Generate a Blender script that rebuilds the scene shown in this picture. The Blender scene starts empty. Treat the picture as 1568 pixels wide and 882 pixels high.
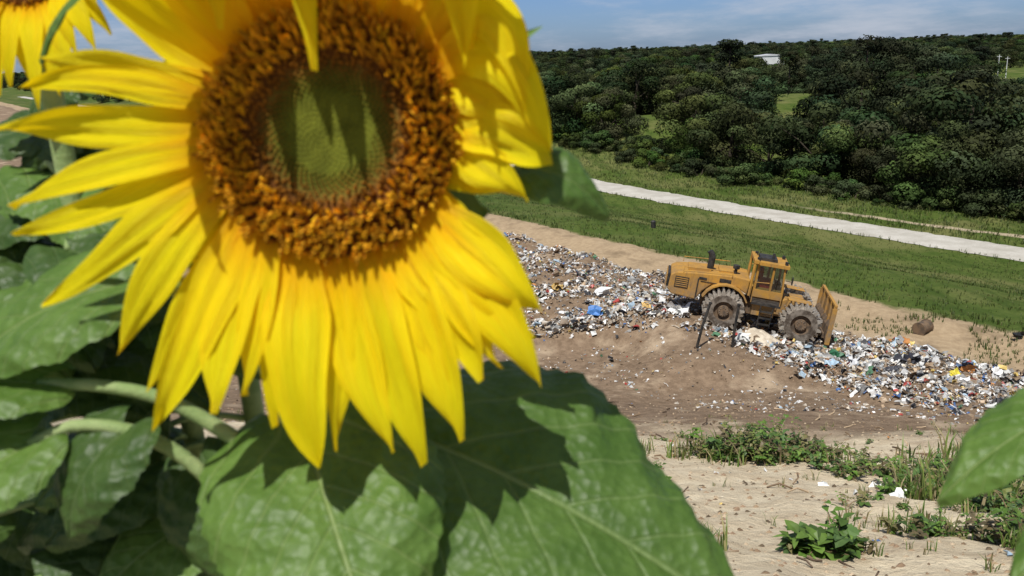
import bpy, math, random
from mathutils import Vector, Matrix, noise
random.seed(7)
R_=random.random
def ru(a,b): return a+(b-a)*R_()
rad=math.radians
scene=bpy.context.scene
COL=scene.collection

# ------------------------------------------------------------------ helpers
class MB:
    def __init__(s): s.v=[];s.f=[];s.m=[];s.uv=[];s.c=[]
    def add(s,verts,faces,mat=0,uvs=None,col=(1,1,1)):
        o=len(s.v); s.v.extend([tuple(p) for p in verts])
        s.f.extend([tuple(i+o for i in f) for f in faces]); s.m.extend([mat]*len(faces))
        s.uv.extend(uvs if uvs else [(0,0)]*len(verts))
        if col and isinstance(col[0],(tuple,list)): s.c.extend(col)
        else: s.c.extend([col]*len(verts))
    def mesh(s,name,mats,smooth=False):
        me=bpy.data.meshes.new(name); me.from_pydata(s.v,[],s.f)
        for m in mats: me.materials.append(m)
        me.polygons.foreach_set('material_index',s.m)
        if smooth: me.polygons.foreach_set('use_smooth',[True]*len(s.f))
        uvl=me.uv_layers.new(name='UVMap')
        li=[0]*len(me.loops); me.loops.foreach_get('vertex_index',li)
        fl=[]
        for i in li: fl.extend(s.uv[i])
        uvl.data.foreach_set('uv',fl)
        ca=me.color_attributes.new('Col','FLOAT_COLOR','POINT')
        fc=[]
        for c in s.c: fc.extend((c[0],c[1],c[2],1.0))
        ca.data.foreach_set('color',fc)
        me.update(); return me
    def build(s,name,mats,smooth=False,parent=None,matrix=None):
        ob=bpy.data.objects.new(name,s.mesh(name,mats,smooth)); COL.objects.link(ob)
        if parent: ob.parent=parent
        if matrix is not None: ob.matrix_world=matrix
        return ob
def empty(name,loc=(0,0,0)):
    e=bpy.data.objects.new(name,None); e.location=loc; COL.objects.link(e); e.empty_display_size=.1; return e
def box(mb,c,size,mat=0,rot=None,col=(1,1,1)):
    sx,sy,sz=[k/2 for k in size]; vs=[]
    for x in(-sx,sx):
        for y in(-sy,sy):
            for z in(-sz,sz):
                p=Vector((x,y,z))
                if rot: p=rot@p
                vs.append(p+Vector(c))
    mb.add(vs,[(0,1,3,2),(4,6,7,5),(0,4,5,1),(2,3,7,6),(0,2,6,4),(1,5,7,3)],mat,None,col)
def prism(mb,prof,y0,y1,mat=0,taper=0):
    n=len(prof); vs=[(x,y0,z) for x,z in prof]+[(x,y1,z) for x,z in prof]
    fs=[tuple(range(n)),tuple(range(2*n-1,n-1,-1))]
    for i in range(n):
        j=(i+1)%n; fs.append((j,i,i+n,j+n))
    mb.add(vs,fs,mat)
def tube(mb,pts,rs,seg=8,mat=0,col=(1,1,1),cap=True):
    pts=[Vector(p) for p in pts]; n=len(pts); vs=[];fs=[]
    up=Vector((0.13,0.31,0.94))
    for i,p in enumerate(pts):
        t=(pts[min(i+1,n-1)]-pts[max(i-1,0)]).normalized()
        a=t.cross(up)
        if a.length<.1: a=t.cross(Vector((1,0,0)))
        a.normalize(); b=t.cross(a); r=rs[i] if isinstance(rs,(list,tuple)) else rs
        for k in range(seg):
            q=2*math.pi*k/seg; vs.append(p+a*(r*math.cos(q))+b*(r*math.sin(q)))
    for i in range(n-1):
        for k in range(seg):
            k2=(k+1)%seg; fs.append((i*seg+k,i*seg+k2,(i+1)*seg+k2,(i+1)*seg+k))
    if cap:
        fs.append(tuple(range(seg-1,-1,-1))); fs.append(tuple(range((n-1)*seg,n*seg)))
    mb.add(vs,fs,mat,None,col)
def ss(a,b,x):
    t=max(0.,min(1.,(x-a)/(b-a))); return t*t*(3-2*t)
def nz(x,y,z=0.): return noise.noise(Vector((x,y,z)))
def spline(pts,n):
    pts=[Vector(p) for p in pts]; P=[pts[0]*2-pts[1]]+pts+[pts[-1]*2-pts[-2]]; out=[]
    m=len(pts)-1
    for i in range(n+1):
        t=i/n*m; k=min(int(t),m-1); u=t-k
        a,b,c,d=P[k],P[k+1],P[k+2],P[k+3]
        out.append(.5*((2*b)+(c-a)*u+(2*a-5*b+4*c-d)*u*u+(-a+3*b-3*c+d)*u**3))
    return out

# ------------------------------------------------------------------ node helpers
def newmat(name):
    m=bpy.data.materials.new(name); m.use_nodes=True; nt=m.node_tree; nt.nodes.clear(); return m,nt
def nd(nt,t,props=None,**ins):
    n=nt.nodes.new(t)
    if props:
        for k,v in props.items(): setattr(n,k,v)
    for k,v in ins.items():
        key=int(k[1:]) if (k[0]=='i' and k[1:].isdigit()) else k.replace('_',' ')
        s=n.inputs[key]
        if isinstance(v,bpy.types.NodeSocket): nt.links.new(v,s)
        else: s.default_value=v
    return n
def c4(c): return (c[0],c[1],c[2],1)
def mixc(nt,f,a,b,bt='MIX'):
    n=nt.nodes.new('ShaderNodeMix'); n.data_type='RGBA'; n.blend_type=bt
    for i,v in ((0,f),(6,a),(7,b)):
        if isinstance(v,bpy.types.NodeSocket): nt.links.new(v,n.inputs[i])
        else: n.inputs[i].default_value=v if i==0 else c4(v)
    return n.outputs[2]
def math_(nt,op,a,b=0.,clamp=False):
    n=nt.nodes.new('ShaderNodeMath'); n.operation=op; n.use_clamp=clamp
    for i,v in ((0,a),(1,b)):
        if isinstance(v,bpy.types.NodeSocket): nt.links.new(v,n.inputs[i])
        else: n.inputs[i].default_value=v
    return n.outputs[0]
def mr(nt,v,a,b,c=0.,d=1.,smooth=True):
    n=nt.nodes.new('ShaderNodeMapRange'); n.interpolation_type='SMOOTHSTEP' if smooth else 'LINEAR'
    nt.links.new(v,n.inputs[0])
    for i,x in enumerate((a,b,c,d)): n.inputs[i+1].default_value=x
    return n.outputs[0]
def noi(nt,vec,scale,detail=4,rough=.55):
    n=nd(nt,'ShaderNodeTexNoise',None,Scale=scale,Detail=detail,Roughness=rough)
    if vec is not None: nt.links.new(vec,n.inputs['Vector'])
    return n.outputs[0]
def finish(nt,col,rough=.8,spec=.3,bump=None,bstr=.3,bdist=.02,metal=0.,transl=0.,tcol=None):
    p=nd(nt,'ShaderNodeBsdfPrincipled')
    for k,v in (('Base Color',col),('Roughness',rough),('Specular IOR Level',spec),('Metallic',metal)):
        if isinstance(v,bpy.types.NodeSocket): nt.links.new(v,p.inputs[k])
        else: p.inputs[k].default_value=c4(v) if k=='Base Color' else v
    if bump is not None:
        b=nd(nt,'ShaderNodeBump',None,Strength=bstr,Distance=bdist); nt.links.new(bump,b.inputs['Height']); nt.links.new(b.outputs[0],p.inputs['Normal'])
    out=nt.nodes.new('ShaderNodeOutputMaterial'); sh=p.outputs[0]
    if transl>0:
        t=nd(nt,'ShaderNodeBsdfTranslucent')
        tc=tcol if tcol is not None else col
        if isinstance(tc,bpy.types.NodeSocket): nt.links.new(tc,t.inputs[0])
        else: t.inputs[0].default_value=c4(tc)
        mx=nd(nt,'ShaderNodeMixShader',None,i0=transl); nt.links.new(sh,mx.inputs[1]); nt.links.new(t.outputs[0],mx.inputs[2]); sh=mx.outputs[0]
    nt.links.new(sh,out.inputs[0])
def pos(nt): return nd(nt,'ShaderNodeNewGeometry').outputs['Position']
def objc(nt): return nd(nt,'ShaderNodeTexCoord').outputs['Object']
def simple(name,c1,c2,scale=3,rough=.6,spec=.4,metal=0.,bstr=.2,bdist=.01,transl=0.):
    m,nt=newmat(name); o=objc(nt); f=mr(nt,noi(nt,o,scale,6,.6),.35,.65)
    finish(nt,mixc(nt,f,c1,c2),rough,spec,noi(nt,o,scale*4,4),bstr,bdist,metal,transl); return m

# ------------------------------------------------------------------ terrain function
NX,NY=.827,.5625; DX,DY=.5625,-.827
def st(x,y): return NX*x+NY*y, DX*x+DY*y
def ps(s,t): return NX*s+DX*t, NY*s+DY*t
MC=(10.15,35.4,-11.5); MYAW=rad(-11); MPIT=rad(10); MSC=.93
def smax(a,b,k):
    h=max(0.,k-abs(a-b))/k; return max(a,b)+h*h*k*.25
def front(t):
    if t<-29: return 20.3
    if t<-25: return 20.3+(t+29)/4*5.2
    return 25.3
def pile(s,t):
    fr=front(t); n=nz(s*.35,t*.35,3)*1.0
    return ss(fr-.8+n,fr+1.0+n,s)*(1-ss(30.2,32.0,s+nz(t*.4,1)*.6))*(1-ss(-14.,-10.5,t+nz(s,t,5)))
def H(x,y):
    s,t=st(x,y); Rr=math.hypot(x,y)
    near=-1.2-.365*max(y,-3)-.07*x
    prof=-12-6*ss(35.5,71,s)+4.6*ss(115,450,Rr)*ss(80,130,s)
    z=smax(near,prof,.9)
    roadm=ss(3.2,7,abs(s-75.2))
    if s<36: z+=.10*nz(x*.8,y*.8)*ss(1.5,6,Rr)+.05*nz(x*2.6,y*2.6,4)*ss(1,4,Rr)+.22*nz(x*.25,y*.25,2)*ss(6,14,Rr)
    elif s<85: z+=(.35*nz(x*.12,y*.12)+.1*nz(x*.6,y*.6))*roadm*ss(36,42,s)
    else: z+=1.8*nz(x*.012,y*.012)*ss(110,200,Rr)
    z+=.35*math.exp(-((s-35.2)/.9)**2)*(.6+.8*nz(t*.5,5))
    p=pile(s,t)
    if p>0: z+=p*(.75+.45*nz(x*.5,y*.5,9)+.25*nz(x*1.4,y*1.4,2))*(1-.45*ss(-24,-20,t))
    z+=.75*math.exp(-((x-7.6)/2.3)**2-((y-31.2)/1.25)**2)*(1+.4*nz(x*1.5,y*1.5,8))
    z+=5.5*math.exp(-((x-27)**2+(y-160)**2)/700)+4.8*math.exp(-((x-64)**2+(y-200)**2)/900)
    dx,dy=x-MC[0],y-MC[1]; dd=math.hypot(dx,dy)
    if dd<6.5:
        al=dx*math.cos(MYAW)+dy*math.sin(MYAW); w=1-ss(2.9,6.2,dd)
        z=z*(1-w)+(MC[2]+.03-math.tan(MPIT)*al+.08*nz(x*1.3,y*1.3,4))*w
    return z

# ------------------------------------------------------------------ ground material
m_ground,nt=newmat('ground_soil_and_grass')
P=pos(nt); sep=nd(nt,'ShaderNodeSeparateXYZ',None,Vector=P)
dot=nt.nodes.new('ShaderNodeVectorMath'); dot.operation='DOT_PRODUCT'; nt.links.new(P,dot.inputs[0]); dot.inputs[1].default_value=(NX,NY,0)
s_=dot.outputs['Value']
n1=noi(nt,P,.5,6,.6); n2=noi(nt,P,3.,8,.7); n3=noi(nt,P,14,6,.7); n4=noi(nt,P,.09,4,.6)
sd=math_(nt,'ADD',s_,math_(nt,'MULTIPLY',math_(nt,'SUBTRACT',n1,.5),3.2))
sand=mixc(nt,mr(nt,n2,.3,.7),(.76,.65,.47),(.55,.44,.30))
sand=mixc(nt,mr(nt,n3,.58,.74),sand,(.35,.26,.17))
sand=mixc(nt,mr(nt,n1,.55,.75,0,.6),sand,(.42,.31,.21))
brown=mixc(nt,mr(nt,n2,.3,.7),(.28,.20,.135),(.16,.11,.072))
brown=mixc(nt,mr(nt,n1,.52,.72),brown,(.43,.33,.23))
yd=math_(nt,'ADD',sep.outputs[1],math_(nt,'MULTIPLY',math_(nt,'SUBTRACT',n1,.5),9.))
mb1=math_(nt,'MULTIPLY',mr(nt,yd,13,17),math_(nt,'SUBTRACT',1.,mr(nt,sd,31.2,33)))
soil=mixc(nt,mb1,sand,brown)
track=mixc(nt,mr(nt,n2,.3,.7),(.44,.33,.21),(.33,.24,.15))
track=mixc(nt,mr(nt,n1,.5,.7),track,(.22,.16,.10))
soil=mixc(nt,mr(nt,sd,31.2,32.6),soil,track)
mpg=nd(nt,'ShaderNodeMapping',None,Vector=P,Rotation=(0,0,rad(34)),Scale=(.5,.08,1)); n5=noi(nt,mpg.outputs[0],1.,5,.6)
g1=mixc(nt,mr(nt,n1,.3,.7),(.060,.098,.017),(.105,.135,.032))
g1=mixc(nt,mr(nt,n2,.4,.75),g1,(.042,.07,.011))
g1=mixc(nt,mr(nt,n4,.45,.66),g1,(.14,.145,.05))
g1=mixc(nt,mr(nt,n5,.48,.7),g1,(.045,.075,.013))
gm=mr(nt,sd,35.8,36.8)
gr=mixc(nt,gm,soil,g1)
pth=math_(nt,'SUBTRACT',1.,mr(nt,math_(nt,'ABSOLUTE',math_(nt,'SUBTRACT',s_,81.6)),.25,.8))
pth=math_(nt,'MULTIPLY',pth,mr(nt,sep.outputs[0],30,38))
gr=mixc(nt,math_(nt,'MULTIPLY',pth,mr(nt,n2,.3,.5)),gr,(.42,.34,.24))
bmp=math_(nt,'ADD',n3,math_(nt,'MULTIPLY',n2,2.))
finish(nt,gr,.95,.1,bmp,.8,.06)

mb=MB(); angs=[]
a=-58.
while a<58: angs.append(a); a+=.38
while a<302: angs.append(a); a+=4.
rs=[.4]
while rs[-1]<4500: rs.append(rs[-1]*(1.021 if rs[-1]<120 else 1.045))
na=len(angs); vs=[(0,0,H(0,0))]
for r in rs:
    for a in angs:
        x=r*math.sin(rad(a)); y=r*math.cos(rad(a)); vs.append((x,y,H(x,y)))
fs=[(0,1+(k+1)%na,1+k) for k in range(na)]
for i in range(len(rs)-1):
    for k in range(na):
        k2=(k+1)%na; fs.append((1+i*na+k,1+i*na+k2,1+(i+1)*na+k2,1+(i+1)*na+k))
mb.add(vs,fs); mb.build('ground',[m_ground],True)

# road
m_road,nt=newmat('limerock_road'); P=pos(nt)
c=mixc(nt,mr(nt,noi(nt,P,.5,6,.6),.3,.7),(.50,.475,.43),(.38,.355,.31)); c=mixc(nt,mr(nt,noi(nt,P,6,6,.7),.5,.75),c,(.32,.29,.25))
finish(nt,c,.95,.1,noi(nt,P,8,5),.4,.03)
mb=MB(); vs=[];fs=[];K=7;t=-700.;ts=[]
while t<120: ts.append(t); t+=.8 if t>-140 else 6
for t in ts:
    a=72.8+.5*nz(t*.25,1)+.45*nz(t*.9,2); b=77.9+.5*nz(t*.25,7)+.4*nz(t*.9,9)
    for k in range(K):
        s=a+(b-a)*k/(K-1); x,y=ps(s,t); e=0 if 0<k<K-1 else -.1
        vs.append((x,y,H(x,y)+.14+e))
for i in range(len(ts)-1):
    for k in range(K-1): fs.append((i*K+k,i*K+k+1,(i+1)*K+k+1,(i+1)*K+k))
mb.add(vs,fs); mb.build('road',[m_road],True)

# ------------------------------------------------------------------ colour-attribute material
def vcmat(name,rough=.6,spec=.3,transl=0.,objrand=0.,nscale=6.):
    m,nt=newmat(name); a=nd(nt,'ShaderNodeVertexColor',{'layer_name':'Col'}).outputs[0]
    o=objc(nt); f=mr(nt,noi(nt,o,nscale,4),.3,.7,.72,1.2)
    mul=nt.nodes.new('ShaderNodeVectorMath'); mul.operation='SCALE'; nt.links.new(a,mul.inputs[0]); nt.links.new(f,mul.inputs['Scale']); c=mul.outputs[0]
    if objrand>0:
        oi=nd(nt,'ShaderNodeObjectInfo').outputs['Random']
        h=nd(nt,'ShaderNodeHueSaturation',None,Hue=mr(nt,oi,0,1,.5-objrand*.045,.5+objrand*.025,False),Saturation=mr(nt,math_(nt,'FRACT',math_(nt,'MULTIPLY',oi,17.3)),0,1,.75,1.1,False),Value=mr(nt,math_(nt,'FRACT',math_(nt,'MULTIPLY',oi,7.7)),0,1,1-.55*objrand,1+.5*objrand,False),Color=c); c=h.outputs[0]
    finish(nt,c,rough,spec,None,transl=transl); return m
m_trash=vcmat('mixed_refuse',.45,.4)
m_weed=vcmat('weed_leaf',.5,.35,.25)
m_foli=vcmat('tree_foliage',.7,.1,.12,1.,.3)
m_bark=simple('bark',(.05,.04,.03),(.08,.065,.05),4,.9,.1)

# ------------------------------------------------------------------ refuse
pal=[((.72,.71,.70),27),((.5,.5,.49),13),((.28,.27,.26),14),((.40,.29,.19),15),((.2,.14,.09),14),((.03,.03,.035),10),((.08,.16,.36),2.6),((.35,.46,.56),3.6),((.38,.06,.05),1.8),((.55,.40,.12),1.8),((.5,.22,.07),2),((.08,.18,.1),1.4),((.58,.51,.42),10)]
palw=[p[1] for p in pal]
def pick():
    c=random.choices(pal,palw)[0][0]; k=ru(.65,1.15); return tuple(min(.85,q*k) for q in c)
def piece(mb,x,y,z,sz,col=None,kind=None):
    col=col or pick(); r=Matrix.Rotation(ru(0,6.28),3,'Z')@Matrix.Rotation(ru(-.9,.9),3,'X')@Matrix.Rotation(ru(-.9,.9),3,'Y')
    kind=kind if kind is not None else R_()
    if kind<.55:
        n=4; vs=[]; a=sz*ru(.6,1.3); b=sz*ru(.4,1.)
        for i in range(n):
            for j in range(n):
                edge=(abs(i-1.5)+abs(j-1.5))
                q=r@Vector(((i/3-.5)*a+ru(-.1,.1)*a,(j/3-.5)*b+ru(-.1,.1)*b,sz*(ru(-.18,.22)-edge*.1)))
                vs.append((x+q.x,y+q.y,z+q.z+sz*.2))
        mb.add(vs,[(i*n+j,i*n+j+1,(i+1)*n+j+1,(i+1)*n+j) for i in range(n-1) for j in range(n-1)],0,None,col)
    elif kind<.9:
        d=(sz*ru(.3,1.1),sz*ru(.2,.7),sz*ru(.08,.45)); vs=[]
        for i in(-.5,.5):
            for j in(-.5,.5):
                for k in(-.5,.5):
                    q=r@Vector((i*d[0]*ru(.7,1.1),j*d[1]*ru(.7,1.1),k*d[2]*ru(.6,1.2))); vs.append((x+q.x,y+q.y,z+q.z+d[2]*.4))
        mb.add(vs,[(0,1,3,2),(4,6,7,5),(0,4,5,1),(2,3,7,6),(0,2,6,4),(1,5,7,3)],0,None,col)
    else:
        q=r@Vector((sz*ru(.6,1.6),0,0)); w=sz*.05
        tube(mb,[(x-q.x/2,y-q.y/2,z-q.z*.2+.04),(x+ru(-.05,.05),y,z+.08),(x+q.x/2,y+q.y/2,z+q.z*.35+.06)],w,4,0,col)
def in_machine(x,y,m=0):
    dx,dy=x-MC[0],y-MC[1]; al=dx*math.cos(MYAW)+dy*math.sin(MYAW); la=-dx*math.sin(MYAW)+dy*math.cos(MYAW)
    return -3.6-m<al<3.1+m and abs(la)<1.75+m
mb=MB(); n=0; k=0
while n<27000 and k<130000:
    k+=1; t=ru(-65,-10.5) if R_()<.7 else ru(-30,-10.5); s=ru(18,32.5); p=pile(s,t)
    if R_()>p*1.3: continue
    x,y=ps(s,t)
    if in_machine(x,y) and R_()<.7: continue
    sz=ru(.05,.2) if R_()<.9 else ru(.22,.45)
    piece(mb,x,y,H(x,y)+ru(-.03,.10),sz); n+=1
for i in range(2800):
    t=ru(-48,-9); s=front(t)+4-9.5*R_()**.6; x,y=ps(s,t)
    if in_machine(x,y): continue
    piece(mb,x,y,H(x,y),ru(.04,.16))
def bit(x,y,sz,col,kind=.3,dz=.1):
    for i in range(3): piece(mb,x+ru(-.25,.25)*sz,y+ru(-.25,.25)*sz,H(x,y)+dz+ru(-.1,.15)*sz,sz*ru(.45,.8),col,kind)
bit(3.6,37.2,.6,(.07,.2,.5),.3); bit(4.1,39.5,1.0,(.8,.8,.8)); bit(15.2,33.3,.8,(.35,.02,.03),.6,.0)
bit(6.7,35.6,1.2,(.8,.8,.78)); bit(7.1,35.3,1.0,(.75,.75,.75)); bit(5.6,36.3,.6,(.6,.4,.15)); bit(15.3,28.6,.5,(.6,.5,.05)); bit(20,33,.7,(.02,.02,.02)); bit(3.9,33.0,.5,(.03,.03,.03),.7,.02); bit(13.9,30.2,.8,(.04,.04,.05)); bit(14.8,30.3,.8,(.03,.03,.04)); bit(12.6,30.6,.7,(.6,.6,.62)); bit(12.2,31.4,.8,(.03,.12,.06)); bit(13.4,29.4,.7,(.05,.05,.06)); bit(16.2,29.8,.7,(.07,.12,.22)); bit(2.2,41,.9,(.45,.3,.1)); bit(9.0,32.6,.8,(.7,.7,.68))
mb.build('garbage_pile',[m_trash])

m_clod=vcmat('clods_and_pebbles',.95,.1)
mb=MB()
for i in range(10000):
    y=3+28*R_()**1.1; x=y*ru(-.65,.85); s,t=st(x,y)
    if s>35: continue
    if nz(x*.5,y*.5,6)<-.1 and R_()<.6: continue
    z=H(x,y); r=ru(.006,.028)*(1+y*.035); cc=random.choice([(.32,.23,.15),(.42,.33,.23),(.2,.14,.09),(.26,.18,.12),(.12,.09,.06)])
    vs=[(x+r*ru(.6,1.2)*dx,y+r*ru(.6,1.2)*dy,z+r*dz) for dx,dy,dz in((1,0,0),(0,1,0),(-1,0,0),(0,-1,0),(0.1,.1,ru(.4,.8)))]
    mb.add(vs,[(0,1,4),(1,2,4),(2,3,4),(3,0,4)],0,None,cc)
for i in range(200):
    y=4+22*R_(); x=y*ru(-.5,.8); z=H(x,y); q=ru(0,6.28); L=ru(.05,.2)*(1+y*.04)
    tube(mb,[(x,y,z+.01),(x+L*.5*math.cos(q),y+L*.5*math.sin(q),z+ru(.01,.05)),(x+L*math.cos(q+.3),y+L*math.sin(q+.3),z+.03)],.003+.0008*y,4,0,random.choice([(.2,.14,.09),(.4,.3,.2),(.1,.07,.05)]))
mb.build('soil_clods',[m_clod])
mb=MB()
for i in range(380):
    y=4+24*R_(); x=y*ru(-.6,.8); piece(mb,x,y,H(x,y)-.01,ru(.03,.11))
for (x,y) in [(3.4,7.2),(3.7,7.5),(3.6,7.9),(3.15,7.4),(3.05,8.1)]: piece(mb,x,y,H(x,y),.18,(.7,.7,.68),.2)
mb.build('scattered_litter',[m_trash])

m_pale=simple('pale_soil',(.62,.54,.43),(.45,.38,.29),5,.95,.1,0,.6,.04)
mb=MB(); vs=[];fs=[];cx,cy=9.75,33.2
for i in range(9):
    for k in range(22):
        q=2*math.pi*k/22; r=1.1*i/8*(1+.2*nz(math.cos(q),math.sin(q),3)); x=cx+r*math.cos(q); y=cy+r*.75*math.sin(q)
        vs.append((x,y,H(x,y)-.03+.5*(1-ss(0,1.15,r))*(1+.5*nz(x*3,y*3))))
for i in range(8):
    for k in range(22): fs.append((i*22+k,i*22+(k+1)%22,(i+1)*22+(k+1)%22,(i+1)*22+k))
mb.add(vs,fs); mb.build('soil_heap',[m_pale],True)

# ------------------------------------------------------------------ landfill compactor
m_yel,nt=newmat('machine_yellow'); o=objc(nt)
c=mixc(nt,mr(nt,noi(nt,o,1.6,6,.65),.35,.75),(.46,.24,.04),(.30,.17,.055)); sp=nd(nt,'ShaderNodeSeparateXYZ',None,Vector=o)
dirt=math_(nt,'MULTIPLY',mr(nt,sp.outputs[2],2.4,.5),mr(nt,noi(nt,o,3,7,.7),.3,.6))
c=mixc(nt,dirt,c,(.23,.165,.105))
mpm=nd(nt,'ShaderNodeMapping',None,Vector=o,Scale=(3,3,.5)); c=mixc(nt,mr(nt,noi(nt,mpm.outputs[0],2.2,6,.7),.52,.72,0,.65),c,(.13,.09,.055))
c=mixc(nt,mr(nt,noi(nt,o,7,7,.75),.55,.72,0,.7),c,(.28,.2,.12)); finish(nt,c,.65,.25,noi(nt,o,9,4),.2,.015)
m_blk=simple('machine_black',(.015,.015,.016),(.05,.045,.04),5,.6,.3)
m_steel=simple('worn_steel',(.30,.26,.22),(.09,.07,.055),4,.5,.4,.4)
m_tip=simple('polished_steel',(.62,.58,.52),(.40,.36,.31),4,.35,.5,.6)
m_red=simple('red_seat',(.35,.03,.02),(.25,.02,.02),3,.7)
m_rust=simple('rusty_steel',(.18,.12,.075),(.085,.065,.05),4,.85,.2)
comp=empty('landfill_compactor')
mats=[m_yel,m_blk,m_steel,m_tip,m_red,m_rust]
def part(name,mb,bev=0.,smooth=False):
    ob=mb.build(name,mats,smooth,comp)
    if bev:
        b=ob.modifiers.new('bevel','BEVEL'); b.width=bev; b.segments=2; b.limit_method='ANGLE'; b.angle_limit=rad(40)
    return ob
mb=MB()
prism(mb,[(-4.15,1.2),(-4.0,1.0),(-2.9,.92),(-2.66,1.35),(-2.3,1.72),(-1.2,1.78),(-.75,1.55),(-.7,2.22),(-1.3,2.27),(-3.2,2.12),(-3.9,2.02),(-4.12,1.88)],-.98,.98,0)
part('engine_hood',mb,.05)
mb=MB()
box(mb,(-4.19,0,1.54),(.1,1.5,.6),1)
for i in range(6): box(mb,(-4.26,0,1.28+i*.1),(.03,1.4,.05),0)
for sy in(-1,1):
    box(mb,(-3.6,sy*.99,1.6),(.6,.03,.5),1)
    for i in range(5): box(mb,(-3.6,sy*1.012,1.42+i*.09),(.54,.02,.04),0)
    box(mb,(-1.75,sy*.99,1.98),(.5,.03,.17),1)
    box(mb,(-2.72,sy*.99,1.93),(.34,.03,.1),1)
    box(mb,(-2.9,sy*.995,1.45),(.05,.02,.9),1); box(mb,(-2.3,sy*.995,1.8),(1.0,.02,.03),1)
    tube(mb,[(-3.6,sy*1.0,2.1),(-3.6,sy*1.0,2.32),(-1.5,sy*1.0,2.46),(-1.5,sy*1.,2.2)],.02,6,0)
box(mb,(-2.9,0,2.19),(1.0,1.1,.1),0,Matrix.Rotation(rad(-4),3,'Y')); box(mb,(-1.7,0,2.27),(.7,.9,.12),0,Matrix.Rotation(rad(-4),3,'Y'))
part('hood_fittings',mb,.0)
mb=MB()
tube(mb,[(-2.45,-.25,2.15),(-2.45,-.25,2.8),(-2.5,-.25,2.92),(-2.6,-.25,3.05)],[.15,.15,.14,.12],12,1)
tube(mb,[(-1.35,-.45,2.2),(-1.35,-.45,2.5)],.07,10,1); tube(mb,[(-1.35,-.45,2.5),(-1.35,-.45,2.66)],.15,12,1)
part('exhaust_stack',mb)
mb=MB()
for sy in(-1,1):
    arc=[(-1.65+1.06*math.cos(rad(160-i*17)),.85+1.06*math.sin(rad(160-i*17))) for i in range(9)]
    inn=[(-1.65+1.0*math.cos(rad(160-i*17)),.85+1.0*math.sin(rad(160-i*17))) for i in range(9)][::-1]
    pr=arc+inn; n_=len(arc); m2=len(pr)
    vs=[(x,sy*.98,z) for x,z in pr]+[(x,sy*1.35,z) for x,z in pr]; fs=[]
    for i in range(m2):
        j=(i+1)%m2; fs.append((i,j,j+m2,i+m2))
    for i in range(n_-1):
        fs.append((i,i+1,m2-2-i,m2-1-i)); fs.append((m2+i,m2+m2-1-i,m2+m2-2-i,m2+i+1))
    mb.add(vs,fs,0)
    box(mb,(.05,sy*1.35,1.42),(1.25,.75,.09),1)
    box(mb,(.0,sy*1.25,1.12),(.95,.6,.5),0)
    for i in range(3): box(mb,(.12,sy*1.7,.55+i*.28),(.5,.16,.05),1)
    tube(mb,[(-.14,sy*1.72,.45),(-.14,sy*1.72,1.4)],.025,6,1); tube(mb,[(.38,sy*1.72,.45),(.38,sy*1.72,1.4)],.025,6,1)
    tube(mb,[(-.6,sy*1.7,1.45),(-.6,sy*1.7,2.35),(.0,sy*1.7,2.4)],.022,6,0)
    tube(mb,[(.62,sy*1.7,1.45),(.62,sy*1.7,2.3)],.022,6,0)
part('fenders_and_steps',mb,.0)
mb=MB()
x0,x1,w=-.5,.8,.76; zb,zt=1.5,2.93
box(mb,((x0+x1)/2,0,zb+.14),(x1-x0,2*w,.34),0)
box(mb,((x0+x1)/2-.02,0,zb-.25),(x1-x0-.2,2*w-.2,.5),0)
for x,lean in((x0+.05,0),(.22,0),(x1-.05,-.08)):
    for sy in(-1,1):
        tube(mb,[(x,sy*(w-.05),zb+.3),(x+lean,sy*(w-.08),zt)],.055,4,0)
box(mb,((x0+x1)/2-.05,0,zt+.06),(x1-x0+.18,2*w+.12,.14),0)
box(mb,((x0+x1)/2-.2,0,zt+.19),(.75,.9,.13),1)
for sy in(-1,1):
    for px in (x0+.0,x1-.1): box(mb,(px,sy*.6,zt+.2),(.12,.2,.14),1)
tube(mb,[(.15,-.2,zt+.25),(.15,-.2,zt+.46)],.06,10,1)
for sy in(-1,1):
    tube(mb,[(x1,sy*.75,zb+.9),(x1+.22,sy*1.0,zb+.95)],.015,5,1); box(mb,(x1+.22,sy*1.02,zb+1.0),(.04,.2,.32),1)
for sy in(-1,1): tube(mb,[(x0-.14,sy*.85,1.5),(x0-.14,sy*.85,3.0)],.07,6,0)
box(mb,(x0-.1,0,3.05),(.2,1.85,.14),0)
box(mb,(.05,0,zb+.45),(.5,.5,.45),4); box(mb,(-.2,0,zb+.85),(.14,.5,.6),4)
tube(mb,[(.55,0,zb+.3),(.42,0,zb+.75)],.03,6,1); box(mb,(.6,0,zb+.45),(.2,.6,.35),1)
part('cab',mb,.0)
m_cg,nt=newmat('cab_window_glass'); tr=nd(nt,'ShaderNodeBsdfTransparent'); tr.inputs[0].default_value=(.55,.62,.62,1); gl=nd(nt,'ShaderNodeBsdfGlossy',None,Roughness=.04)
mx=nd(nt,'ShaderNodeMixShader',None,i0=.16); nt.links.new(tr.outputs[0],mx.inputs[1]); nt.links.new(gl.outputs[0],mx.inputs[2]); oo=nt.nodes.new('ShaderNodeOutputMaterial'); nt.links.new(mx.outputs[0],oo.inputs[0])
mats.append(m_cg)
mb=MB()
for sy in(-1,1):
    y=sy*(w-.04)
    mb.add([(x0+.1,y,zb+.32),(.18,y,zb+.32),(.18,y,zt),(x0+.1,y,zt)],[(0,1,2,3)],6)
    mb.add([(.27,y,zb+.32),(x1-.1,y,zb+.32),(x1-.17,y,zt),(.27,y,zt)],[(0,1,2,3)],6)
mb.add([(x1-.05,-w+.1,zb+.32),(x1-.05,w-.1,zb+.32),(x1-.13,w-.1,zt),(x1-.13,-w+.1,zt)],[(0,1,2,3)],6)
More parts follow.
